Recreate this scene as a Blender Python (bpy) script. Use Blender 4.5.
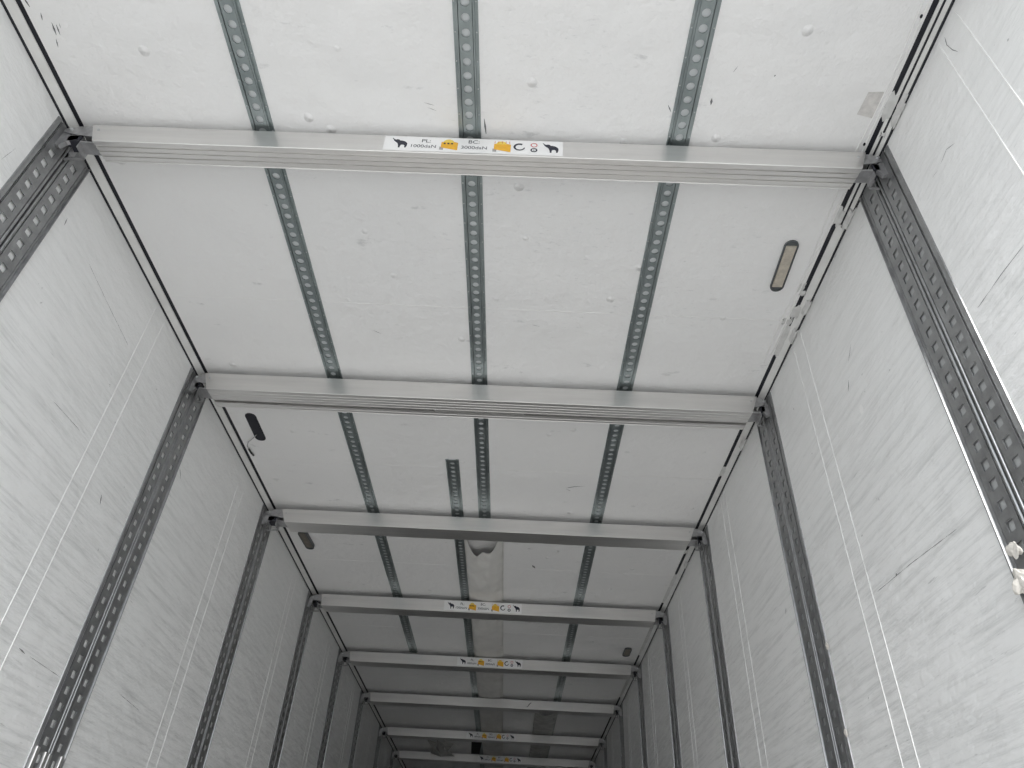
import bpy, bmesh, math, random
from mathutils import Matrix, Vector
random.seed(7)
for o in list(bpy.data.objects): bpy.data.objects.remove(o)
SC = bpy.context.scene; COL = SC.collection
# ------------------------------------------------------------------ camera
cd = bpy.data.cameras.new('camera'); cam = bpy.data.objects.new('camera', cd); COL.objects.link(cam)
R_ = Vector((0.99887298, -0.01020544, 0.04635309)); U_ = Vector((-0.04264467, -0.62172165, 0.78207648)); F_ = Vector((-0.02083728, 0.78317178, 0.62145617))
m = Matrix.Identity(4)
for i in range(3): m[i][0] = R_[i]; m[i][1] = U_[i]; m[i][2] = -F_[i]
m.translation = Vector((0.2048, 0.0, 0.7472)); cam.matrix_world = m
cd.sensor_width = 36; cd.lens = 722.45 / 1024 * 36; cd.shift_x = 0.9 / 1024; cd.clip_start = 0.02; cd.clip_end = 300
SC.camera = cam
# ------------------------------------------------------------------ world, light, exposure
w = bpy.data.worlds.new('overcast_sky'); SC.world = w; w.use_nodes = True
bg = w.node_tree.nodes['Background']; bg.inputs[0].default_value = (0.93, 0.965, 1.0, 1); bg.inputs[1].default_value = 2.3
sl = bpy.data.lights.new('hazy_sun', 'SUN'); sl.energy = 4.6; sl.angle = math.radians(8); sl.color = (1.0, 0.985, 0.965)
so = bpy.data.objects.new('hazy_sun', sl); COL.objects.link(so); so.location = (-3, -8, 9)
so.rotation_euler = Vector((0.0, 1.60, -1.0)).to_track_quat('-Z', 'Y').to_euler()
SC.view_settings.view_transform = 'Standard'; SC.view_settings.look = 'None'
SC.view_settings.gamma = 1; SC.view_settings.use_curve_mapping = False
SC.view_settings.exposure = 0.14
Hc = 2.70; W = 1.24; Y0 = 0.15; Y1 = 13.55

# ------------------------------------------------------------------ materials
def new_mat(name):
    mt = bpy.data.materials.new(name); mt.use_nodes = True; nt = mt.node_tree
    return mt, nt, nt.nodes['Principled BSDF']
def N(nt, t, **kw):
    n = nt.nodes.new(t)
    for k, v in kw.items():
        if k in n.inputs: n.inputs[k].default_value = v
        else: setattr(n, k, v)
    return n
def coords(nt, scale, loc=(0, 0, 0), rot=(0, 0, 0)):
    tc = nt.nodes.new('ShaderNodeTexCoord'); mp = nt.nodes.new('ShaderNodeMapping')
    mp.inputs['Scale'].default_value = scale; mp.inputs['Location'].default_value = loc; mp.inputs['Rotation'].default_value = rot
    nt.links.new(tc.outputs['Object'], mp.inputs['Vector']); return mp.outputs[0]
def noise(nt, vec, scale, detail=4, rough=.55, dist=0.0):
    n = nt.nodes.new('ShaderNodeTexNoise'); nt.links.new(vec, n.inputs['Vector'])
    n.inputs['Scale'].default_value = scale; n.inputs['Detail'].default_value = detail; n.inputs['Roughness'].default_value = rough; n.inputs['Distortion'].default_value = dist
    return n.outputs['Fac']
def ramp(nt, fac, a, b, ca=(0, 0, 0, 1), cb=(1, 1, 1, 1)):
    r = nt.nodes.new('ShaderNodeValToRGB'); nt.links.new(fac, r.inputs[0])
    r.color_ramp.elements[0].position = a; r.color_ramp.elements[1].position = b
    r.color_ramp.elements[0].color = ca; r.color_ramp.elements[1].color = cb
    return r.outputs[0]
def mix(nt, fac, a, b):
    mx = nt.nodes.new('ShaderNodeMix'); mx.data_type = 'RGBA'
    for inp, v in ((mx.inputs[0], fac), (mx.inputs[6], a), (mx.inputs[7], b)):
        if hasattr(v, 'links') or isinstance(v, bpy.types.NodeSocket): nt.links.new(v, inp)
        else: inp.default_value = v
    return mx.outputs[2]
def mul(nt, a, b):
    mm = nt.nodes.new('ShaderNodeMath'); mm.operation = 'MULTIPLY'
    for inp, v in ((mm.inputs[0], a), (mm.inputs[1], b)):
        if isinstance(v, bpy.types.NodeSocket): nt.links.new(v, inp)
        else: inp.default_value = v
    return mm.outputs[0]
def bump(nt, bs, h, strength, dist):
    b = nt.nodes.new('ShaderNodeBump'); b.inputs['Strength'].default_value = strength; b.inputs['Distance'].default_value = dist
    nt.links.new(h, b.inputs['Height']); nt.links.new(b.outputs[0], bs.inputs['Normal'])
def plain(name, col, rough=.5, metal=0.0, var=0.0, vscale=20, stretch=(1, 1, 1), bstr=0.0, spec=.5):
    mt, nt, bs = new_mat(name)
    bs.inputs['Roughness'].default_value = rough; bs.inputs['Metallic'].default_value = metal; bs.inputs['Specular IOR Level'].default_value = spec
    c = (*col, 1)
    n = noise(nt, coords(nt, stretch), vscale)
    d = tuple(x * (1 - var) for x in col) + (1,)
    nt.links.new(mix(nt, ramp(nt, n, .35, .65), d, c), bs.inputs['Base Color'])
    if bstr: bump(nt, bs, n, bstr, .002)
    return mt
def ceiling_mat():
    mt, nt, bs = new_mat('white_ceiling_panel')
    big = noise(nt, coords(nt, (1, 1, 1)), 1.7, 3)
    c = mix(nt, ramp(nt, big, .3, .7), (.86, .86, .86, 1), (.895, .892, .888, 1))
    spots = noise(nt, coords(nt, (1.0, 2.2, 1), (3, 1, 0)), 9, 6, .62)
    c = mix(nt, mul(nt, ramp(nt, spots, .66, .76), .5), c, (.40, .41, .41, 1))
    area = noise(nt, coords(nt, (1, 1, 1), (7, 2, 0)), 1.3, 2)
    fine = noise(nt, coords(nt, (1.2, 3.5, 1), (1, 9, 0)), 24, 5, .7)
    sc = mul(nt, ramp(nt, fine, .60, .72), ramp(nt, area, .5, .62))
    c = mix(nt, mul(nt, sc, .35), c, (.48, .49, .50, 1))
    nt.links.new(c, bs.inputs['Base Color'])
    bs.inputs['Roughness'].default_value = .42
    v = nt.nodes.new('ShaderNodeTexVoronoi'); nt.links.new(coords(nt, (1, 1, 1), (.3, .2, 0)), v.inputs['Vector']); v.inputs['Scale'].default_value = 5.5
    bl = ramp(nt, v.outputs['Distance'], .0, .09, (1, 1, 1, 1), (0, 0, 0, 1))
    s = nt.nodes.new('ShaderNodeMath'); s.operation = 'ADD'
    nt.links.new(mul(nt, bl, .5), s.inputs[0]); nt.links.new(mul(nt, noise(nt, coords(nt, (1, 1, 1)), 6, 5, .6), .8), s.inputs[1])
    bump(nt, bs, s.outputs[0], .8, .022)
    return mt
def wall_mat(seed):
    mt, nt, bs = new_mat('scuffed_white_wall_panel')
    big = noise(nt, coords(nt, (1, .6, 1), (seed, 0, 0)), 1.6, 3)
    c = mix(nt, ramp(nt, big, .3, .7), (.85, .855, .85, 1), (.89, .89, .885, 1))
    st = noise(nt, coords(nt, (1, 1.5, 30), (0, seed, 0), (.04, 0, 0)), 2.2, 9, .74, .08)
    sm = ramp(nt, st, .47, .70)
    # wear grows towards the loading height
    sep = nt.nodes.new('ShaderNodeSeparateXYZ'); tc = nt.nodes.new('ShaderNodeTexCoord'); nt.links.new(tc.outputs['Object'], sep.inputs[0])
    mr = nt.nodes.new('ShaderNodeMapRange'); nt.links.new(sep.outputs['Z'], mr.inputs['Value'])
    mr.inputs['From Min'].default_value = 1.7; mr.inputs['From Max'].default_value = 2.6; mr.inputs['To Min'].default_value = .60; mr.inputs['To Max'].default_value = .10
    c = mix(nt, mul(nt, sm, mr.outputs[0]), c, (.47, .48, .475, 1))
    f2 = noise(nt, coords(nt, (1, 5, 60), (0, seed * 2, 3), (-.03, 0, 0)), 1.6, 4, .7, .2)
    c = mix(nt, mul(nt, ramp(nt, f2, .64, .72), mul(nt, mr.outputs[0], .9)), c, (.33, .34, .34, 1))
    dots = noise(nt, coords(nt, (1, 1, 1.3), (0, 4, seed)), 22, 3, .6)
    c = mix(nt, mul(nt, ramp(nt, dots, .73, .77), .6), c, (.25, .25, .25, 1))
    nt.links.new(c, bs.inputs['Base Color']); bs.inputs['Roughness'].default_value = .38
    bump(nt, bs, noise(nt, coords(nt, (1, 1, 2), (0, 0, seed)), 9, 5, .6), .6, .014)
    return mt
M = {}
M['ceiling'] = ceiling_mat()
M['wall_l'] = wall_mat(1.3); M['wall_r'] = wall_mat(5.1)
M['floor'] = plain('worn_floor_board', (.49, .485, .475), .6, 0, .25, 3, (6, .5, 1))
M['ground'] = plain('yard_concrete', (.36, .355, .345), .85, 0, .15, .8)
M['cornice'] = plain('white_cornice_profile', (.80, .80, .785), .4, 0, .10, 14)
M['seal'] = plain('black_rubber_seal', (.010, .011, .018), .6, 0, .2, 10)
M['sealant'] = plain('smeared_sealant', (.70, .70, .69), .6, 0, .16, 30, (1, 1, 1), .6)
M['bead'] = plain('white_sealant_bead', (.90, .90, .89), .5, 0, .04, 20)
def metal(name, ca, cb, rough, met, scale, stretch, bstr=.15, rv=.11):
    mt, nt, bs = new_mat(name)
    n = noise(nt, coords(nt, stretch), scale, 5, .65)
    nt.links.new(mix(nt, ramp(nt, n, .35, .65), (*ca, 1), (*cb, 1)), bs.inputs['Base Color'])
    bs.inputs['Metallic'].default_value = met
    r = nt.nodes.new('ShaderNodeMapRange'); nt.links.new(n, r.inputs['Value']); r.inputs['To Min'].default_value = rough - rv; r.inputs['To Max'].default_value = rough + rv
    nt.links.new(r.outputs[0], bs.inputs['Roughness'])
    if bstr: bump(nt, bs, n, bstr, .001)
    return mt
M['alu'] = metal('brushed_aluminium', (.71, .70, .69), (.78, .77, .755), .34, .88, 5, (.4, 5, 5), 0, .03)
M['galv'] = metal('galvanised_steel', (.29, .295, .30), (.39, .395, .40), .42, .85, 26, (1, 1, 1))
M['galv_roof'] = metal('weathered_galvanised_steel', (.27, .31, .315), (.37, .415, .42), .38, .85, 18, (1, .5, 1))
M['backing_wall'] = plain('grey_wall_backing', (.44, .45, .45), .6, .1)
M['backing'] = plain('dull_zinc_backing', (.70, .73, .74), .55, .0)
M['rivet'] = plain('bright_rivet', (.62, .63, .64), .3, .8)
M['steel'] = metal('zinc_plated_steel', (.36, .36, .37), (.52, .52, .53), .35, .75, 30, (1, 1, 1))
M['dark'] = plain('black_plastic', (.02, .021, .03), .5)
M['label'] = plain('white_label', (.84, .84, .84), .35)
M['ink'] = plain('black_ink', (.012, .014, .03), .4)
M['grey_ink'] = plain('grey_ink', (.36, .35, .36), .4)
M['orange'] = plain('amber_ink', (.86, .46, .03), .4, 0, .1, 80)
M['yellow'] = plain('yellow_ink', (.84, .62, .10), .4)
M['red'] = plain('red_ink', (.55, .10, .10), .4)
M['lens'] = plain('dusty_amber_lens', (.60, .55, .47), .3, 0, .2, 60)
M['lamprim'] = plain('grey_lamp_rim', (.09, .10, .105), .45)
M['lens_dull'] = plain('brown_dusty_lens', (.22, .20, .17), .4, 0, .2, 40)
M['fabric'] = plain('creased_duct_fabric', (.80, .79, .765), .8, 0, .10, 9, (1, 1, 1), .5)
M['fabric_dark'] = plain('dirty_duct_fabric', (.66, .66, .64), .85, 0, .25, 12, (1, 1, 1), .5)
M['fabric_black'] = plain('black_torn_fabric', (.03, .03, .032), .85)
M['scuff'] = plain('grey_pink_residue', (.74, .72, .70), .7, 0, .2, 50)
M['paper'] = plain('torn_paper', (.74, .71, .66), .8, 0, .2, 60)
M['wire'] = plain('black_wire', (.03, .03, .03), .5)

# ------------------------------------------------------------------ mesh helpers
class MB:
    def __init__(s): s.v = []; s.f = []; s.mi = []
    def add(s, vs, fs, mi=0):
        b = len(s.v); s.v += [tuple(v) for v in vs]
        for f in fs: s.f.append(tuple(b + i for i in f)); s.mi.append(mi)
    def box(s, x0, x1, y0, y1, z0, z1, mi=0):
        vs = [(x, y, z) for z in (z0, z1) for y in (y0, y1) for x in (x0, x1)]
        s.add(vs, [(0, 2, 3, 1), (4, 5, 7, 6), (0, 1, 5, 4), (2, 6, 7, 3), (0, 4, 6, 2), (1, 3, 7, 5)], mi)
    def prism(s, poly, a, b, fn, mi=0):
        """closed 2-D polygon extruded from a to b; fn(u, v, t) -> xyz"""
        n = len(poly)
        vs = [fn(u, v, a) for u, v in poly] + [fn(u, v, b) for u, v in poly]
        fs = [tuple(range(n))[::-1], tuple(range(n, 2 * n))] + [(i, (i + 1) % n, n + (i + 1) % n, n + i) for i in range(n)]
        s.add(vs, fs, mi)
    def tube(s, pts, r, n=8, mi=0):
        pts = [Vector(p) for p in pts]; rings = []
        for i, p in enumerate(pts):
            d = (pts[min(i + 1, len(pts) - 1)] - pts[max(i - 1, 0)]).normalized()
            a = d.orthogonal().normalized() if i == 0 else (rings_a - d * rings_a.dot(d)).normalized()
            rings_a = a; b = d.cross(a)
            rings.append([p + a * r * math.cos(2 * math.pi * k / n) + b * r * math.sin(2 * math.pi * k / n) for k in range(n)])
        vs = [v for rg in rings for v in rg]; fs = []
        for i in range(len(rings) - 1):
            for k in range(n):
                fs.append((i * n + k, i * n + (k + 1) % n, (i + 1) * n + (k + 1) % n, (i + 1) * n + k))
        fs += [tuple(range(n))[::-1], tuple((len(rings) - 1) * n + k for k in range(n))]
        s.add(vs, fs, mi)
    def build(s, name, mats, parent=None, loc=None, smooth=False):
        me = bpy.data.meshes.new(name); me.from_pydata(s.v, [], s.f)
        mats = mats if isinstance(mats, (list, tuple)) else [mats]
        for mt in mats: me.materials.append(mt)
        for p, i in zip(me.polygons, s.mi): p.material_index = i; p.use_smooth = smooth
        bm = bmesh.new(); bm.from_mesh(me); bmesh.ops.recalc_face_normals(bm, faces=bm.faces); bm.to_mesh(me); bm.free()
        o = bpy.data.objects.new(name, me); COL.objects.link(o)
        if parent: o.parent = parent
        if loc: o.location = loc
        return o
def empty(name, loc, label, cat, group=None):
    o = bpy.data.objects.new(name, None); o.empty_display_size = .05; COL.objects.link(o); o.location = loc
    tag(o, label, cat, group); return o
def tag(o, label, cat, group=None):
    o['label'] = label; o['category'] = cat
    if group: o['group'] = group
    return o
def struct(o): o['kind'] = 'structure'; return o
def bevel(o, wd, seg=2):
    b = o.modifiers.new('bevel', 'BEVEL'); b.width = wd; b.segments = seg; b.limit_method = 'ANGLE'; b.angle_limit = math.radians(40)
    return o
def perforated(mb, u0, u1, uc, t0, t1, pitch, first, hs, w0, w1, fn, nseg=4, mi=0):
    """plate with a row of holes; u across, t along, w normal (w1 = visible face)"""
    def cell(a, b, hole):
        if not hole:
            vs = [fn(u, t, w) for w in (w0, w1) for u, t in ((u0, a), (u1, a), (u1, b), (u0, b))]
            mb.add(vs, [(4, 5, 6, 7), (0, 3, 2, 1)], mi); return
        c = (a + b) / 2; k = nseg // 4; outer = []
        cs = [(u0, a), (u1, a), (u1, b), (u0, b)]
        for i in range(4):
            p, q = cs[i], cs[(i + 1) % 4]
            for j in range(k): outer.append((p[0] + (q[0] - p[0]) * j / k, p[1] + (q[1] - p[1]) * j / k))
        inner = []
        for i in range(nseg):
            an = math.radians(-135) + 2 * math.pi * i / nseg
            if nseg == 4: inner.append((uc + hs * (1 if i in (1, 2) else -1), c + hs * (1 if i > 1 else -1)))
            else: inner.append((uc + hs * math.cos(an), c + hs * math.sin(an)))
        vs = [fn(u, t, w) for w in (w1, w0) for (u, t) in outer + inner]; n = nseg; fs = []
        for i in range(n):
            j = (i + 1) % n
            fs.append((i, j, n + j, n + i)); fs.append((2 * n + j, 2 * n + i, 3 * n + i, 3 * n + j)); fs.append((n + i, n + j, 3 * n + j, 3 * n + i))
        mb.add(vs, fs, mi)
    t = t0; c = first
    while c - pitch / 2 < t1 - 1e-6:
        a, b = c - pitch / 2, c + pitch / 2
        if a < t0 - 1e-6: c += pitch; continue
        if b > t1 + 1e-6: break
        if a > t + 1e-4: cell(t, a, False)
        cell(a, b, True); t = b; c += pitch
    if t < t1 - 1e-4: cell(t, t1, False)
    for u in (u0, u1):
        mb.add([fn(u, t0, w0), fn(u, t1, w0), fn(u, t1, w1), fn(u, t0, w1)], [(0, 1, 2, 3)], mi)
    for tt in (t0, t1):
        mb.add([fn(u0, tt, w0), fn(u1, tt, w0), fn(u1, tt, w1), fn(u0, tt, w1)], [(0, 1, 2, 3)], mi)

# ------------------------------------------------------------------ setting
b = MB(); b.box(-60, 60, -80, 60, -1.3, -1.15); struct(b.build('ground', M['ground']))
b = MB(); b.box(-1.24, 1.24, Y0, Y1, -.12, 0); struct(b.build('floor', M['floor']))
b = MB(); b.box(-1.1965, 1.1965, Y0, Y1, Hc, Hc + .06); b.box(-1.30, 1.30, Y0, Y1, Hc + .06, Hc + .1)
struct(b.build('ceiling', M['ceiling']))
for side, nm, mk in ((-1, 'wall_left', 'wall_l'), (1, 'wall_right', 'wall_r')):
    b = MB(); xs = sorted((side * W, side * (W + .06)))
    b.box(xs[0], xs[1], Y0, Y1, -.12, 2.682); struct(b.build(nm, M[mk]))
b = MB(); b.box(-1.3, 1.3, Y1, Y1 + .08, -.12, Hc + .1); struct(b.build('wall_front', M['wall_l']))
# cornice strip between wall and ceiling, with the two black seal lines
ti = 1
for side in (-1, 1):
    b = MB()
    b.prism([(1.2125, 2.6985), (1.2315, 2.687), (1.2355, 2.6845), (1.30, 2.683), (1.30, 2.76), (1.2125, 2.76)], Y0, Y1, lambda u, v, t: (side * u, t, v))
    struct(b.build('trim_%d' % ti, M['cornice'])); ti += 1
    b = MB()
    b.box(*sorted((side * 1.1965, side * 1.2125)), Y0, Y1, 2.7015, 2.72)
    if side > 0: b.box(1.2195, 1.2235, Y0, 1.19, 2.690, 2.6965); b.box(1.2195, 1.2235, 1.20, 1.53, 2.690, 2.6965)
    b.box(*sorted((side * 1.2348, side * 1.2405)), Y0, Y1, 2.6795, 2.6865)
    struct(b.build('trim_%d' % ti, M['seal'])); ti += 1
# sealant smeared over the right-hand seals
b = MB()
def blob(x0, x1, ya, yb, z, th=.004, nx=5, ny=9, seed=0):
    rnd = random.Random(seed); vs = []; fs = []
    for j in range(ny + 1):
        for i in range(nx + 1):
            fu = i / nx; fv = j / ny; ed = min(fu, 1 - fu, fv, 1 - fv)
            x = x0 + (x1 - x0) * fu + rnd.uniform(-.0015, .0015); y = ya + (yb - ya) * fv + (rnd.uniform(-.012, .012) if ed == 0 else 0)
            zz = z(x) - (th * (1 - (1 - min(ed * 4, 1)) ** 2)) * rnd.uniform(.7, 1.2) + .001
            vs.append((x, y, zz))
    for j in range(ny):
        for i in range(nx): a = j * (nx + 1) + i; fs.append((a, a + 1, a + nx + 2, a + nx + 1))
    b.add(vs, fs)
zc = lambda x: 2.7 if x < 1.2125 else (2.6985 - (x - 1.2125) * .62 if x < 1.231 else 2.6785)
for i, (a, c) in enumerate(((1.081, 1.16), (1.46, 1.544), (1.873, 1.946), (2.023, 2.10), (2.775, 2.86), (4.10, 4.19))):
    blob(1.222, 1.239, a, c, lambda x: min(zc(x), 2.6765 if x > 1.226 else 9), .004, seed=i)
for i, (x0, x1, a, c) in enumerate(((1.192, 1.234, 1.07, 1.15), (1.215, 1.228, 1.19, 1.205), (1.196, 1.222, 1.47, 1.54), (1.186, 1.214, 1.85, 1.866), (1.175, 1.20, 1.80, 1.85), (1.19, 1.222, 1.915, 1.985),
                                    (1.17, 1.21, 1.99, 2.02), (1.193, 1.218, 2.02, 2.21), (1.193, 1.218, 3.056, 3.135), (1.193, 1.218, 3.98, 4.03), (1.193, 1.218, 4.33, 4.8), (1.193, 1.218, 5.0, 5.9), (1.193, 1.218, 6.15, 7.1))):
    blob(x0, x1, a, c, zc, .0035, seed=20 + i)
struct(b.build('trim_%d' % ti, M['sealant'], smooth=True)); ti += 1
# aluminium bead along the right ceiling edge with black screws
b = MB()
b.tube([(1.172 + .006 * math.sin(k * .9), Y0 + k * .1, 2.6985) for k in range(0, 22)], .0022, 6)
b.tube([(1.186, Y0, 2.699), (1.188, 1.3, 2.699), (1.186, 2.2, 2.699)], .0025, 6)
struct(b.build('trim_%d' % ti, M['bead'])); ti += 1
# transverse joints of the ceiling panels and paired sealant lines of the wall joints
b = MB()
for y in (.82 - .02, 2.0, 3.172, 4.355, 5.53, 6.72, 7.9, 9.1): b.box(-1.19, 1.19, y - .0012, y + .0012, Hc - .0010, Hc)
struct(b.build('trim_%d' % ti, M['bead'])); ti += 1
for side in (-1, 1):
    b = MB(); r = random.Random(3 + side)
    js = [.87 + 1.195 * k for k in range(9)]
    for y in js:
        for e in (-.043, .043):
            top = 2.66 - (r.uniform(0, .12) if side < 0 else 0)
            b.box(*sorted((side * W, side * (W - .0014))), y + e - .0016, y + e + .0016, 0.02, top)
    struct(b.build('trim_%d' % ti, M['bead'])); ti += 1

# ------------------------------------------------------------------ vertical wall tracks
YB = [1.247, 2.4355, 3.631, 4.846, 6.039, 7.219, 8.542, 9.690]
YT = [1.315, 2.501, 3.700, 4.915, 6.110, 7.290, 8.612, 9.760]
word = ['nearest', 'second', 'third', 'fourth', 'fifth', 'sixth', 'seventh', 'eighth']
def wall_track(side, label, y, group):
    root = empty('lashing_track', (side * W, y, 0), label, 'lashing track', group)
    fn = lambda u, t, w: (-side * w, u, t)
    ztop = 2.672
    for sgn in (-1, 1):
        b = MB(); us = sorted((sgn * .016, sgn * .0765))
        perforated(b, us[0], us[1], sgn * .0455, .03, ztop, .05, 2.605 - .05 * 51 + (.0 if sgn > 0 else .001), .0118, .0040, .0070, fn, 4)
        b.build('perforated_channel', M['galv'], root)
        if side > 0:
            b = MB(); b.box(*sorted((0, -side * .0010)), us[0] + .002, us[1] - .002, .03, ztop); b.build('backing_strip', M['backing_wall'], root)  # right side only: added grey strip paints the wall behind the holes as shaded
        b = MB(); prof = [(.0805, 0), (.0805, .005), (.0835, .0062), (.0865, .005), (.0905, .004), (.0955, .003), (.0965, 0)] if sgn < 0 else [(.0805, 0), (.0805, .0050), (.0835, .0062), (.0865, .0050), (.0905, .0050), (.0920, .0110), (.0955, .0110), (.0968, 0)]
        b.prism(prof, .03, ztop, lambda u, v, t: fn(sgn * u, t, v)); b.build('edge_flange', M['galv'], root)
    b = MB()
    for sgn in (-1, 1):
        b.prism([(.0035, 0), (.0035, .006), (.0055, .0088), (.0105, .0088), (.0120, .0065), (.0120, 0)], .03, ztop, lambda u, v, t: fn(sgn * u, t, v))
    b.build('centre_rib', M['galv'], root)
    b = MB()
    for u in (0, -.0142, .0142, -.0785, .0785): b.box(*sorted((0, -side * .0012)), u - .0030, u + .0030, .03, ztop)
    b.build('slot_seal', M['seal'], root)  # near-black strips stand in for the shade inside the narrow slots
    if side < 0 and 2.4 < y < 2.6:
        for u0, u1, zt in ((-.086, -.068, 1.185), (-.030, -.012, 1.180), (-.006, .010, 1.178), (.066, .084, 1.186)):
            b = MB(); b.box(*sorted((-side * .0060, -side * .0125)), u0, u1, .03, zt); o = b.build('guard_strip', M['alu'], root); o['label'] = 'bright aluminium guard strip'; bevel(o, .002, 2)
    return root
for k, y in enumerate(YT):
    for side, sn in ((-1, 'left'), (1, 'right')):
        wall_track(side, 'grey perforated steel track on the %s wall under the %s beam from the door' % (sn, word[k] if k else 'first'), y, 'perforated lashing tracks on the %s wall' % sn)

# ------------------------------------------------------------------ ceiling tracks
def ceiling_track(x, ya, yb, label, first, dx=0):
    root = empty('roof_track', (x, ya, Hc), label, 'ceiling track', 'perforated tracks along the ceiling')
    L = yb - ya
    fn = lambda u, t, w: (u, t, -w)
    f = (first - ya) % .0405
    if f < .0205: f += .0405
    b = MB(); perforated(b, -.0185, .0185, 0, 0, L, .0405, f, .0122, .006, .0085, fn, 12)
    b.build('perforated_strip', M['galv_roof'], root)
    b = MB(); b.box(-.0180, .0180, 0, L, -.0012, 0); b.build('backing_strip', M['backing'], root)  # added strip, its grey stands in for shade inside the holes
    for sgn in (-1, 1):
        b = MB(); b.prism([(.0215, 0), (.0215, .0085), (.0205, .0105), (.0245, .0105), (.0255, .004), (.0330, .004), (.0340, 0)], 0, L, lambda u, v, t: (sgn * u, t, -v))
        b.prism([(.0185, 0), (.0185, .007), (.0215, .004), (.0215, 0)], 0, L, lambda u, v, t: (sgn * u, t, -v))
        t = f
        while t < L:
            c = (sgn * .0292, t); n = 6; r = .0023
            vs = [(c[0] + r * math.cos(a * math.pi / 3), c[1] + r * math.sin(a * math.pi / 3), -.004) for a in range(n)] + [(c[0] + r * .6 * math.cos(a * math.pi / 3), c[1] + r * .6 * math.sin(a * math.pi / 3), -.0056) for a in range(n)]
            b.add(vs, [tuple(range(n, 2 * n))] + [(i, (i + 1) % n, n + (i + 1) % n, n + i) for i in range(n)], 1)
            t += .081
        b.build('track_flange', [M['galv_roof'], M['rivet']], root)
    return root
ceiling_track(-.633, Y0, 6.09, 'leftmost perforated grey track running along the ceiling', .895)
ceiling_track(.002, Y0, 3.75, 'middle perforated grey track on the ceiling, ending at the grey fabric duct', .857)
ceiling_track(.632, Y0, 11.0, 'rightmost perforated grey track running along the ceiling', .9065)
ceiling_track(-.152, 3.09, 11.0, 'ceiling track that starts short of the third beam, just left of the duct', 3.12)

# ------------------------------------------------------------------ load beams
def poly2(poly, mat, name, parent, x0, z0, sx, sz, y):
    b = MB(); n = len(poly)
    b.add([(x0 + u * sx, y, z0 + v * sz) for u, v in poly], [tuple(range(n))]); o = b.build(name, mat, parent)
    return o
ELE = [(0, .98), (.10, .86), (.20, .80), (.30, .84), (.42, .82), (.50, .72), (.62, .72), (.80, .66), (.93, .56), (1.0, .42), (.99, .22), (.93, .02), (.84, .02), (.84, .22), (.76, .30), (.62, .30), (.56, .20), (.54, .0), (.44, .0), (.42, .22), (.36, .42), (.28, .52), (.16, .62), (.08, .72), (.06, .80), (-.03, .92)]
def text_obj(s, size, x, z, y, mat, parent):
    cu = bpy.data.curves.new('lettering', 'FONT'); cu.body = s; cu.size = size; cu.align_x = 'CENTER'; cu.align_y = 'CENTER'; cu.fill_mode = 'FRONT'
    t = bpy.data.objects.new('tmp', cu); COL.objects.link(t); bpy.context.view_layer.update()
    me = bpy.data.meshes.new_from_object(t.evaluated_get(bpy.context.evaluated_depsgraph_get())); bpy.data.objects.remove(t)
    me.transform(Matrix.Rotation(math.pi / 2, 4, 'X')); me.materials.clear(); me.materials.append(mat)
    o = bpy.data.objects.new('lettering', me); COL.objects.link(o); o.parent = parent; o.location = (x, y, z); return o
def ring(mb, cx, cz, r0, r1, a0, a1, y, n=20, mi=0, taper=0):
    vs = []; 
    for i in range(n + 1):
        a = a0 + (a1 - a0) * i / n; t = taper * i / n; m0 = r0 + (r1 - r0) * .5 * t; m1 = r1 - (r1 - r0) * .5 * t
        vs += [(cx + m0 * math.cos(a), y, cz + m0 * math.sin(a)), (cx + m1 * math.cos(a), y, cz + m1 * math.sin(a))]
    mb.add(vs, [(2 * i, 2 * i + 1, 2 * i + 3, 2 * i + 2) for i in range(n)], mi)
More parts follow.
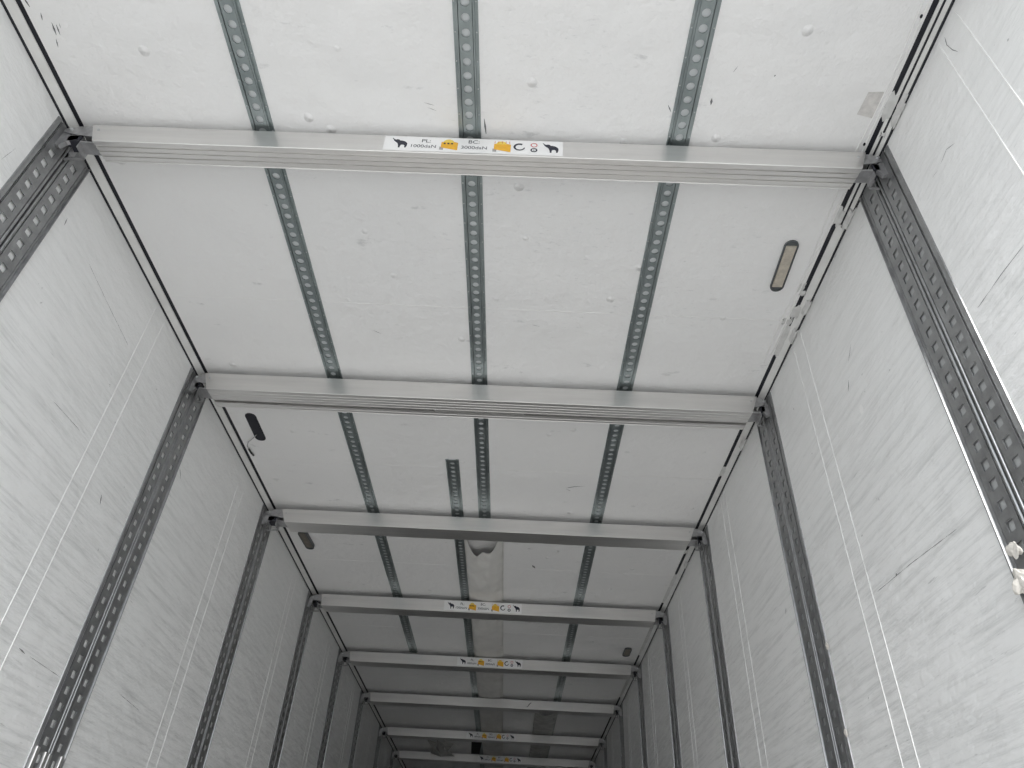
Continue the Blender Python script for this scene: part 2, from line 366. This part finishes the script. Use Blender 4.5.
def sticker(root, xs, ztop, h=.070):
    """xs = left end of the label; body of the label is the part, prints are sub-parts"""
    b = MB(); L = .534
    b.box(xs, xs + L, -.0009, .0, ztop - h, ztop); lab = b.build('capacity_label', M['label'], root); lab['label'] = 'white printed capacity label'
    y = -.0013; X = lambda u: xs + u
    for u in (.024, .475): poly2(ELE, M['ink'], 'elephant_emblem', lab, X(u), ztop - h + .012, .046, .050, y)
    text_obj('PL:', .024, X(.125), ztop - .020, y, M['ink'], lab); text_obj('1000daN', .0215, X(.118), ztop - .047, y, M['ink'], lab)
    text_obj('BC:', .024, X(.268), ztop - .017, y, M['ink'], lab); text_obj('3000daN', .0215, X(.270), ztop - .046, y, M['ink'], lab)
    for q, u in enumerate((.167, .325)):
        b = MB()
        b.add([(X(u), y, ztop - .062), (X(u + .012), y, ztop - .062), (X(u + .012), y, ztop - .048), (X(u), y, ztop - .046)], [(0, 1, 2, 3)], 2)
        b.add([(X(u + .004), y - .0001, ztop - .050), (X(u + .054), y - .0001, ztop - .062), (X(u + .054), y - .0001, ztop - .024), (X(u + .042), y - .0001, ztop - .020), (X(u + .004), y - .0001, ztop - .022)], [(0, 1, 2, 3, 4)], 0)
        ring(b, X(u + .026), ztop - .024, .0, .016, 0, math.pi, y - .00015, 10, 1)
        if q == 0:
            for k in range(3): c = X(u + .014 + k * .011); b.add([(c - .003, y - .0003, ztop - .033), (c + .003, y - .0003, ztop - .033), (c + .003, y - .0003, ztop - .026), (c - .003, y - .0003, ztop - .026)], [(0, 1, 2, 3)], 3)
        else:
            for k in range(5): c = X(u + .006 + k * .011); b.add([(c - .0008, y - .0003, ztop - .020), (c + .0008, y - .0003, ztop - .020), (c + .0008, y - .0003, ztop - .008), (c - .0008, y - .0003, ztop - .008)], [(0, 1, 2, 3)], 4)
        b.build('load_pictogram', [M['orange'], M['yellow'], M['grey_ink'], M['ink'], M['red']], lab)
    b = MB(); ring(b, X(.405), ztop - .034, .011, .019, math.radians(60), math.radians(350), y, 24, 0, .5); b.build('round_arrow', M['ink'], lab)
    b = MB(); ring(b, X(.448), ztop - .022, .0075, .0105, 0, 2 * math.pi, y, 16, 0); ring(b, X(.448), ztop - .047, .006, .0105, 0, 2 * math.pi, y, 16, 1); ring(b, X(.448), ztop - .047, .0, .0025, 0, 2 * math.pi, y, 8, 1)
    b.build('approval_mark', [M['red'], M['ink']], lab)
def beam(k, xl, xr, gap, h, d, dr, label, lab_x=None, groove=False):
    root = empty('load_bar', (0, YB[k], Hc - gap), label, 'load bar', 'load bars spanning the trailer under the ceiling')
    inset = .04
    # profile in (y, z): flat front, ribbed underside, flat back
    prof = [(0, 0), (0, -h + .0015), (.0015, -h)]
    if k >= 2: pass
    elif not groove:
        n = 4 if k == 0 else 5; p = (d - .01) / n; rd = .0045 if k == 0 else .0018
        for i in range(n):
            y0 = .005 + i * p
            prof += [(y0, -h), (y0 + p * .58, -h), (y0 + p * .66, -h + rd), (y0 + p * .94, -h + rd)]
    else:
        for i in range(4): y0 = .005 + i * .018; prof += [(y0, -h), (y0 + .010, -h), (y0 + .012, -h + .0016), (y0 + .016, -h + .0016)]
        prof += [(.078, -h), (.080, -h + .026), (.092, -h + .026), (.094, -h)]
        for i in range(2): y0 = .096 + i * .016; prof += [(y0, -h), (y0 + .009, -h), (y0 + .011, -h + .0016), (y0 + .014, -h + .0016)]
    prof += [(d - .003, -h), (d, -h + .003), (d, 0)]
    b = MB(); n = len(prof); vs = []
    for sx, xe in ((-1, xl), (1, xr)):
        for (yy, zz) in prof:
            ins = inset * min(1, (-zz) / h * .75 + (yy / d) * .25) * (1.0 if k < 3 else .4)
            vs.append((xe - sx * ins, yy, zz))
    b.add(vs, [tuple(range(n)), tuple(range(2 * n - 1, n - 1, -1))] + [(i, n + i, n + (i + 1) % n, (i + 1) % n) for i in range(n)])
    b.build('bar_body', M['alu'], root)
    if groove:
        b = MB(); b.box(-.19, .20, .080, .092, -h + .001, -h + .006); b.build('groove_insert', M['alu'], root)
    for x in (xl + .028, xr - .028):
        b = MB(); b.prism([(x + .0042 * math.cos(a * math.pi / 4), -.026 + .0042 * math.sin(a * math.pi / 4)) for a in range(8)], -.0028, .001, lambda u, v, t: (u, t, v))
        b.build('rivet', M['rivet'], root)
    # end fittings that hook into the wall tracks
    for sx, xe in ((-1, xl), (1, xr)):
        S = (W - .0120) - abs(xe)           # reach from the body end to the track face
        P = lambda s, yy, zz: (xe + sx * s, yy, zz)
        b = MB()
        front = [(-.035, -.004), (S * .45, -.006), (S - .002, -.018), (S, -.032), (S * .45, -.045), (-.01, -.052), (-.035, -.052)]
        for yy in (.004, min(d, .10) - .014):
            b.prism(front, yy, yy + .004, lambda u, v, t: P(u, t, v))
        b.prism([(.004, -.003), (.004, -.007), (min(d, .10) - .010, -.007), (min(d, .10) - .010, -.003)], -.035, S * .5, lambda u, v, t: P(t, u, v))
        b.prism([(-.035, -h + .006), (S * .22, -h + .010), (S * .22, -h + .016), (-.035, -h + .012)], .012, min(d, .1) - .02, lambda u, v, t: P(u, t, v))
        br = b.build('end_bracket', M['steel'], root); br['label'] = 'zinc-plated steel end bracket'
        bevel(br, .0008, 1)
        b = MB()
        b.prism([(S * .35, -.046), (S + .002, -.030), (S + .008, -.040), (S + .008, -.088), (S - .008, -.094), (S - .022, -.074), (S * .35, -.062)], .010, .024, lambda u, v, t: P(u, t, v))
        b.prism([(S * .35, -.038), (S + .004, -.034), (S + .008, -.050), (S + .006, -.078), (S - .004, -.082), (S - .020, -.062), (S * .35, -.056)], .026, .031, lambda u, v, t: P(u, t, v))
        b.prism([(S * .2, -.046), (S * .2, -.094), (S * .2 + .003, -.094), (S * .2 + .003, -.046)], .014, min(d, .1) - .016, lambda u, v, t: P(u, t, v))
        b.prism([(S - .028, -.050), (S - .028, -.092), (S - .025, -.092), (S - .025, -.050)], .034, min(d, .1) - .016, lambda u, v, t: P(u, t, v))
        b.prism([(S * .2, -.090), (S - .002, -.094), (S - .002, -.097), (S * .2, -.094)], min(d, .1) - .022, min(d, .1) - .014, lambda u, v, t: P(u, t, v))
        b.build('hook', M['steel'], br)
        b = MB()
        b.prism([(S * .22, -.042), (S * .72, -.046), (S * .72, -.070), (S * .22, -h + .010)], .010, min(d, .1) - .026, lambda u, v, t: P(u, t, v))
        b.build('latch_block', M['dark'], br)  # solid black block stands in for the shade in the open bracket cavity
        b = MB()
        b.prism([(S * .72 + .0055 * math.cos(a * math.pi / 5), -.022 + .0055 * math.sin(a * math.pi / 5)) for a in range(10)], -.001, min(d, .1) - .006, lambda u, v, t: P(u, t, v))
        b.build('latch_pin', M['rivet'], br)
    if k == 5:
        b = MB(); b.add([(.335, -.0006, -.060), (.350, -.0006, -.058), (.372, -.0006, -.030), (.385, -.0006, -.020), (.372, -.0006, -.022), (.355, -.0006, -.040), (.350, -.0006, -.052)], [tuple(range(7))]); b.build('dark_scratch', M['ink'], root)
    if lab_x is not None: sticker(root, lab_x, -.004, .070 if k == 0 else .068)
    return root
beam(0, -1.148, 1.187, .0252, .0815, .076, 0, 'nearest aluminium beam under the ceiling, with the large white capacity label', -.250)
beam(1, -1.186, 1.190, .0314, .0852, .1307, 0, 'second aluminium beam from the top of the photo, unlabelled, with a dark groove underneath', None, True)
beam(2, -1.135, 1.172, .0364, .0805, .1200, 0, 'third aluminium beam from the top, unlabelled, in front of the torn duct end')
beam(3, -1.150, 1.162, .0364, .0805, .1200, 0, 'fourth aluminium beam from the top, with label, just past the torn duct end', -.294)
beam(4, -1.150, 1.162, .0364, .0805, .1200, 0, 'fifth aluminium beam from the top, with label, beyond the small right ceiling lamp', -.262)
beam(5, -1.150, 1.165, .0364, .0805, .1200, 0, 'sixth aluminium beam from the top, unlabelled, with a dark scratch right of its middle')
beam(6, -1.150, 1.162, .0364, .0805, .1200, 0, 'seventh aluminium beam from the top, with label, second from the bottom of the photo', -.282)
beam(7, -1.150, 1.162, .0364, .0805, .1200, 0, 'farthest aluminium beam, with label, at the bottom of the photo', -.190)

# ------------------------------------------------------------------ lamps in the ceiling
def pill(cx, cy, hx, hy, n=8):
    pts = []
    for q, s in ((1, 1), (-1, -1)):
        for i in range(n + 1):
            a = math.pi * i / n
            pts.append((cx + hx * math.cos(a) * q, cy + s * (hy - hx) + hx * math.sin(a) * s))
    return pts
def lamp(x, y, rot, label, hx, hy, lens, drop=.008, group='oblong lamps set in the ceiling'):
    root = empty('ceiling_lamp', (x, y, Hc), label, 'lamp', group); root.rotation_euler.z = rot
    b = MB(); o = pill(0, 0, hx, hy); i = pill(0, 0, hx * .86, hy * .965); n = len(o)
    b.add([(u, v, .0) for u, v in o] + [(u, v, -drop) for u, v in o] + [(u, v, -drop) for u, v in i] + [(u, v, -.001) for u, v in i],
          [(k, (k + 1) % n, n + (k + 1) % n, n + k) for k in range(n)] + [(n + k, n + (k + 1) % n, 2 * n + (k + 1) % n, 2 * n + k) for k in range(n)] + [(2 * n + k, 2 * n + (k + 1) % n, 3 * n + (k + 1) % n, 3 * n + k) for k in range(n)])
    b.build('lamp_rim', M['lamprim'], root)
    b = MB(); b.prism(pill(0, 0, hx * .84, hy * .96), 0, -drop * .45, lambda u, v, t: (u, v, t)); b.build('lamp_base', M['lamprim'], root)
    b = MB(); ly = hy - hx * .95; b.box(-hx * .74, hx * .74, -ly, ly, -drop * .95, -.002)
    k = -ly + .006
    while k < ly - .004: b.box(-hx * .68, hx * .68, k, k + .0035, -drop * 1.08, -drop * .9); k += .0075
    b.build('lamp_lens', lens, root)
    return root
lamp(1.094, 1.726, math.radians(-2), 'oblong recessed lamp with an amber-white lens at the right edge of the ceiling', .024, .118, M['lens'], group='oblong lamps set in the ceiling')
lamp(-1.096, 4.06, math.radians(-3), 'brownish oblong lamp hanging down behind the third beam on the left', .026, .115, M['lens_dull'], .022, group='oblong lamps set in the ceiling')
lamp(1.098, 5.82, 0, 'small far oblong lamp on the right, before the fifth beam', .028, .095, M['lens_dull'], .012)
# missing lamp: a black opening with a loose wire
root = empty('lamp_opening', (-1.094, 2.880, Hc), 'black oblong opening of a missing lamp with a loose wire', 'lamp opening')
b = MB(); b.prism(pill(0, 0, .026, .115), 0, -.003, lambda u, v, t: (u, v, t)); b.build('black_recess', M['seal'], root); 
b = MB(); b.tube([(-.010, .060, -.004), (-.035, .085, -.012), (-.062, .110, -.016), (-.080, .150, -.012), (-.082, .185, -.010)], .0022, 6); b.build('wire', M['steel'], root)
b = MB(); b.tube([(-.082, .185, -.010), (-.080, .215, -.010), (-.076, .250, -.006)], .0045, 6); b.build('wire_connector', M['wire'], root)

# ------------------------------------------------------------------ fabric air duct along the ceiling
from mathutils import noise as mn
def duct(name, x0, x1, ystart, y1, sag, mat, label, cat, nx=22, ny=160, amp=.006, seed=0):
    root = empty(name, ((x0 + x1) / 2, ystart(.5), Hc), label, cat); ox, oy = (x0 + x1) / 2, ystart(.5)
    b = MB(); vs = []; fs = []
    for j in range(ny + 1):
        for i in range(nx + 1):
            fu = i / nx; ya = ystart(fu); y = ya + (y1 - ya) * (j / ny) ** 1.3; x = x0 + (x1 - x0) * fu
            prof = (1 - abs(2 * fu - 1) ** 3.0)
            nn = mn.noise(Vector((x * 9 + seed, y * 5, 0))) + .5 * mn.noise(Vector((x * 22, y * 14, seed)))
            z = -.004 - (sag + .040 * math.exp(-(y - ya) / .25)) * prof - amp * nn * min(1, prof * 2)
            for yb in YB:                                    # pressed flat where it passes above a bar
                q = math.exp(-(max(0, abs(y - yb - .05) - .08) / .10) ** 2); z = z * (1 - q) + max(z, -.004 - .020 * prof - .25 * amp * nn * prof) * q
            vs.append((x - ox, y - oy, z))
    for j in range(ny):
        for i in range(nx): a = j * (nx + 1) + i; fs.append((a, a + 1, a + nx + 2, a + nx + 1))
    b.add(vs, fs); o = b.build('fabric_sheet', mat, root, smooth=True)
    s = o.modifiers.new('thick', 'SOLIDIFY'); s.thickness = .0022; s.offset = 1
    b = MB()
    for e in (0, 1):
        xx = (x0 if e == 0 else x1) - ox
        b.box(xx - .006, xx + .006, ystart(e) - oy, y1 - oy, -.0062, 0)
    b.build('hem_strip', mat, root)
    return root
def torn(f):
    P = [(0, 3.74), (.08, 3.90), (.16, 4.00), (.25, 4.075), (.34, 4.085), (.42, 4.02), (.50, 3.995), (.60, 4.01), (.70, 4.005), (.80, 3.95), (.90, 3.86), (1, 3.72)]
    for (a, ya), (c, yc) in zip(P, P[1:]):
        if f <= c: return ya + (yc - ya) * (f - a) / (c - a)
    return P[-1][1]
duct('air_duct', -.124, .106, torn, 12.0, .026, M['fabric'], 'pale grey fabric air duct with a torn end along the middle of the ceiling', 'air duct', amp=.017)
duct('duct_panel', .440, .655 + .005, lambda f: 7.60 + .05 * math.sin(f * 5), 11.2, .014, M['fabric_dark'], 'darker grey fabric panel beside the right ceiling track, beyond the sixth beam', 'duct panel', ny=60, seed=4)
b = MB(); b.add([(.53, 7.90, 2.678), (.56, 7.93, 2.676), (.61, 7.95, 2.676), (.64, 7.90, 2.677), (.60, 7.86, 2.678), (.55, 7.86, 2.678), (.53, 7.90, 2.681), (.56, 7.93, 2.679), (.61, 7.95, 2.679), (.64, 7.90, 2.680), (.60, 7.86, 2.681), (.55, 7.86, 2.681)],
               [(0, 1, 2, 3, 4, 5), (11, 10, 9, 8, 7, 6)] + [(i, (i + 1) % 6, 6 + (i + 1) % 6, 6 + i) for i in range(6)])
tag(b.build('fabric_scrap', M['fabric_black']), 'small black scrap hanging under the dark duct panel', 'fabric scrap')
def rag(name, pts, mat, label, th=.003):
    b = MB(); n = len(pts)
    for tri in pts:
        b.add(list(tri) + [(x, y, z + th) for x, y, z in tri], [(0, 1, 2), (5, 4, 3), (0, 1, 4, 3), (1, 2, 5, 4), (2, 0, 3, 5)])
    return tag(b.build(name, mat), label, 'torn fabric')
rag('torn_fabric', [((-.78, 9.12, 2.694), (-.66, 9.22, 2.67), (-.70, 9.46, 2.63)), ((-.66, 9.16, 2.694), (-.56, 9.26, 2.66), (-.63, 9.60, 2.60)), ((-.58, 9.18, 2.694), (-.46, 9.22, 2.67), (-.56, 9.46, 2.62)),
                    ((-.70, 9.32, 2.66), (-.62, 9.60, 2.60), (-.76, 9.63, 2.64)), ((-.60, 9.36, 2.65), (-.46, 9.64, 2.62), (-.62, 9.62, 2.61))], M['fabric_dark'], 'crumpled torn fabric hanging left of the duct before the last beam')
rag('hanging_flap', [((-.25, 9.12, 2.690), (-.13, 9.12, 2.690), (-.17, 9.66, 2.665)), ((-.25, 9.12, 2.690), (-.17, 9.66, 2.665), (-.27, 9.64, 2.660))], M['fabric_black'], 'dark narrow flap against the left edge of the duct before the last beam')
# residues and scraps
b = MB(); b.add([(1.132, 1.071, 2.6992), (1.176, 1.069, 2.6992), (1.180, 1.105, 2.6992), (1.172, 1.150, 2.6992), (1.126, 1.140, 2.6992)], [(0, 1, 2, 3, 4)])
o = b.build('tape_residue', M['scuff']); s = o.modifiers.new('t', 'SOLIDIFY'); s.thickness = .0008; s.offset = 1
tag(o, 'square pinkish grey tape residue on the ceiling above the nearest beam, right', 'tape residue')
def scrap(x, y, z, r, label, seed, mat='paper'):
    rnd = random.Random(seed); bm = bmesh.new(); bmesh.ops.create_icosphere(bm, subdivisions=3, radius=r)
    for v in bm.verts:
        n = mn.noise(v.co * (60 * .02 / r) + Vector((seed, 0, 0))); v.co *= 1 + 1.1 * n; v.co.x *= .3
    me = bpy.data.meshes.new('paper_scrap'); bm.to_mesh(me); bm.free(); me.materials.append(M[mat])
    o = bpy.data.objects.new('paper_scrap', me); COL.objects.link(o); o.location = (x, y, z); return tag(o, label, 'paper scrap', 'scraps caught on the right wall tracks')
scrap(1.222, 1.366, 1.452, .016, 'crumpled beige paper scrap on the nearest right wall track, upper one', 3)
scrap(1.222, 1.385, 1.392, .022, 'crumpled beige paper scrap on the nearest right wall track, lower one', 8)
scrap(1.232, 2.392, 1.601, .010, 'tiny white scrap on the edge of the second right wall track, upper one', 5)
scrap(1.232, 2.396, 1.335, .009, 'tiny white scrap on the edge of the second right wall track, lower one', 6)
# scratches and knocks in the panels, each with its own irregular shape
def scratch(mb, pts, wd, fn, seed):
    rnd = random.Random(seed); P = []
    for (a, c), (e, f) in zip(pts, pts[1:]):
        n = max(2, int(math.hypot(e - a, f - c) / .02))
        P += [(a + (e - a) * k / n, c + (f - c) * k / n) for k in range(n)]
    P.append(pts[-1]); vs = []
    for k, (u, v) in enumerate(P):
        q, p = P[min(k + 1, len(P) - 1)], P[max(k - 1, 0)]
        d = Vector((q[0] - p[0], q[1] - p[1])).normalized(); ww = wd * rnd.uniform(.3, 1) * (.2 if k in (0, len(P) - 1) else 1)
        vs += [fn(u - d.y * ww, v + d.x * ww), fn(u + d.y * ww, v - d.x * ww)]
    mb.add(vs, [(2 * k, 2 * k + 1, 2 * k + 3, 2 * k + 2) for k in range(len(P) - 1)])
M['scratch'] = plain('scratched_through_paint', (.16, .16, .165), .7); M['chip'] = plain('bare_white_chip', (.93, .93, .92), .5)
def marks(fn, dark, light, lightw):
    global ti
    b = MB()
    for k, (pts, wd) in enumerate(dark): scratch(b, pts, wd, fn, k)
    struct(b.build('trim_%d' % ti, M['scratch'])); ti += 1
    if light:
        b = MB()
        for k, (u, v, ru, rv) in enumerate(light):
            rnd = random.Random(k); n = 9
            b.add([fn(u + ru * math.cos(a * 2 * math.pi / n) * rnd.uniform(.6, 1.1), v + rv * math.sin(a * 2 * math.pi / n) * rnd.uniform(.6, 1.1)) for a in range(n)], [tuple(range(n))])
        struct(b.build('trim_%d' % ti, M['chip'])); ti += 1
marks(lambda y, z: (-W + .0006, y, z),
      [([(1.62, 2.458), (1.80, 2.435), (1.973, 2.417)], .0008), ([(1.779, 2.016), (1.952, 2.025)], .0008), ([(2.144, 1.388), (2.182, 1.383)], .0022), ([(2.21, 1.384), (2.399, 1.381)], .0010),
       ([(1.179, 2.445), (1.166, 2.368)], .0008), ([(2.62, 2.30), (2.66, 2.27)], .0025), ([(2.20, 1.93), (2.215, 1.90)], .0035), ([(2.80, 1.44), (3.0, 1.43)], .0012), ([(1.45, 2.48), (1.455, 2.45)], .0018), ([(3.55, 1.95), (3.56, 1.93)], .004), ([(3.75, 1.80), (3.77, 1.77)], .004)], [], 0)
marks(lambda y, z: (W - .0006, y, z),
      [([(.887, 2.647), (.894, 2.62), (.889, 2.585), (.880, 2.558)], .0014), ([(1.992, 1.621), (1.77, 1.61), (1.545, 1.592)], .0010), ([(1.187, 1.972), (1.08, 1.975), (.999, 1.972)], .0010), ([(1.085, 2.386), (1.05, 2.395), (1.019, 2.377)], .0010), ([(1.103, 2.384), (1.13, 2.39)], .0010),
       ([(2.70, 1.85), (2.715, 1.83)], .003), ([(1.80, 2.25), (1.82, 2.22)], .0025), ([(1.72, 2.34), (1.77, 2.30)], .0018), ([(1.86, 1.62), (1.865, 1.615)], .004)],
      [(1.78, 2.12, .012, .020)], 0)
marks(lambda x, y: (x, y, Hc - .0006),
      [([(-1.158, .925), (-1.163, .945)], .002), ([(-1.140, .950), (-1.144, .985)], .003), ([(-1.130, .955), (-1.133, .985)], .002), ([(-1.150, .995), (-1.156, 1.02)], .0025), ([(-1.120, .952), (-1.122, .965)], .002), ([(-1.185, .885), (-1.18, .91)], .003),
       ([(.581, 1.131), (.593, 1.153)], .002), ([(.751, 1.009), (.742, 1.026)], .0015), ([(.703, 1.127), (.701, 1.105)], .0035), ([(-.13, 1.150), (-.10, 1.158)], .0012), ([(-.12, 1.165), (-.095, 1.175)], .0010), ([(.046, 1.195), (.051, 1.246)], .004),
       ([(.438, 3.323), (.48, 3.305), (.536, 3.294)], .003), ([(.44, 3.335), (.467, 3.352)], .002), ([(.292, 4.295), (.312, 4.34)], .010), ([(.22, 2.08), (.25, 2.09)], .002), ([(.86, 1.03), (.858, 1.035)], .003), ([(-.42, 2.15), (-.39, 2.17)], .0012)],
      [], 0)
# screws along the right ceiling edge
b = MB()
for y in (.86, 1.235): b.prism([(1.186 + -.002 + .0035 * math.cos(a * math.pi / 4), y + .005 * math.sin(a * math.pi / 4)) for a in range(8)], Hc - .003, Hc, lambda u, v, t: (u, v, t))
struct(b.build('trim_%d' % ti, M['seal'])); ti += 1
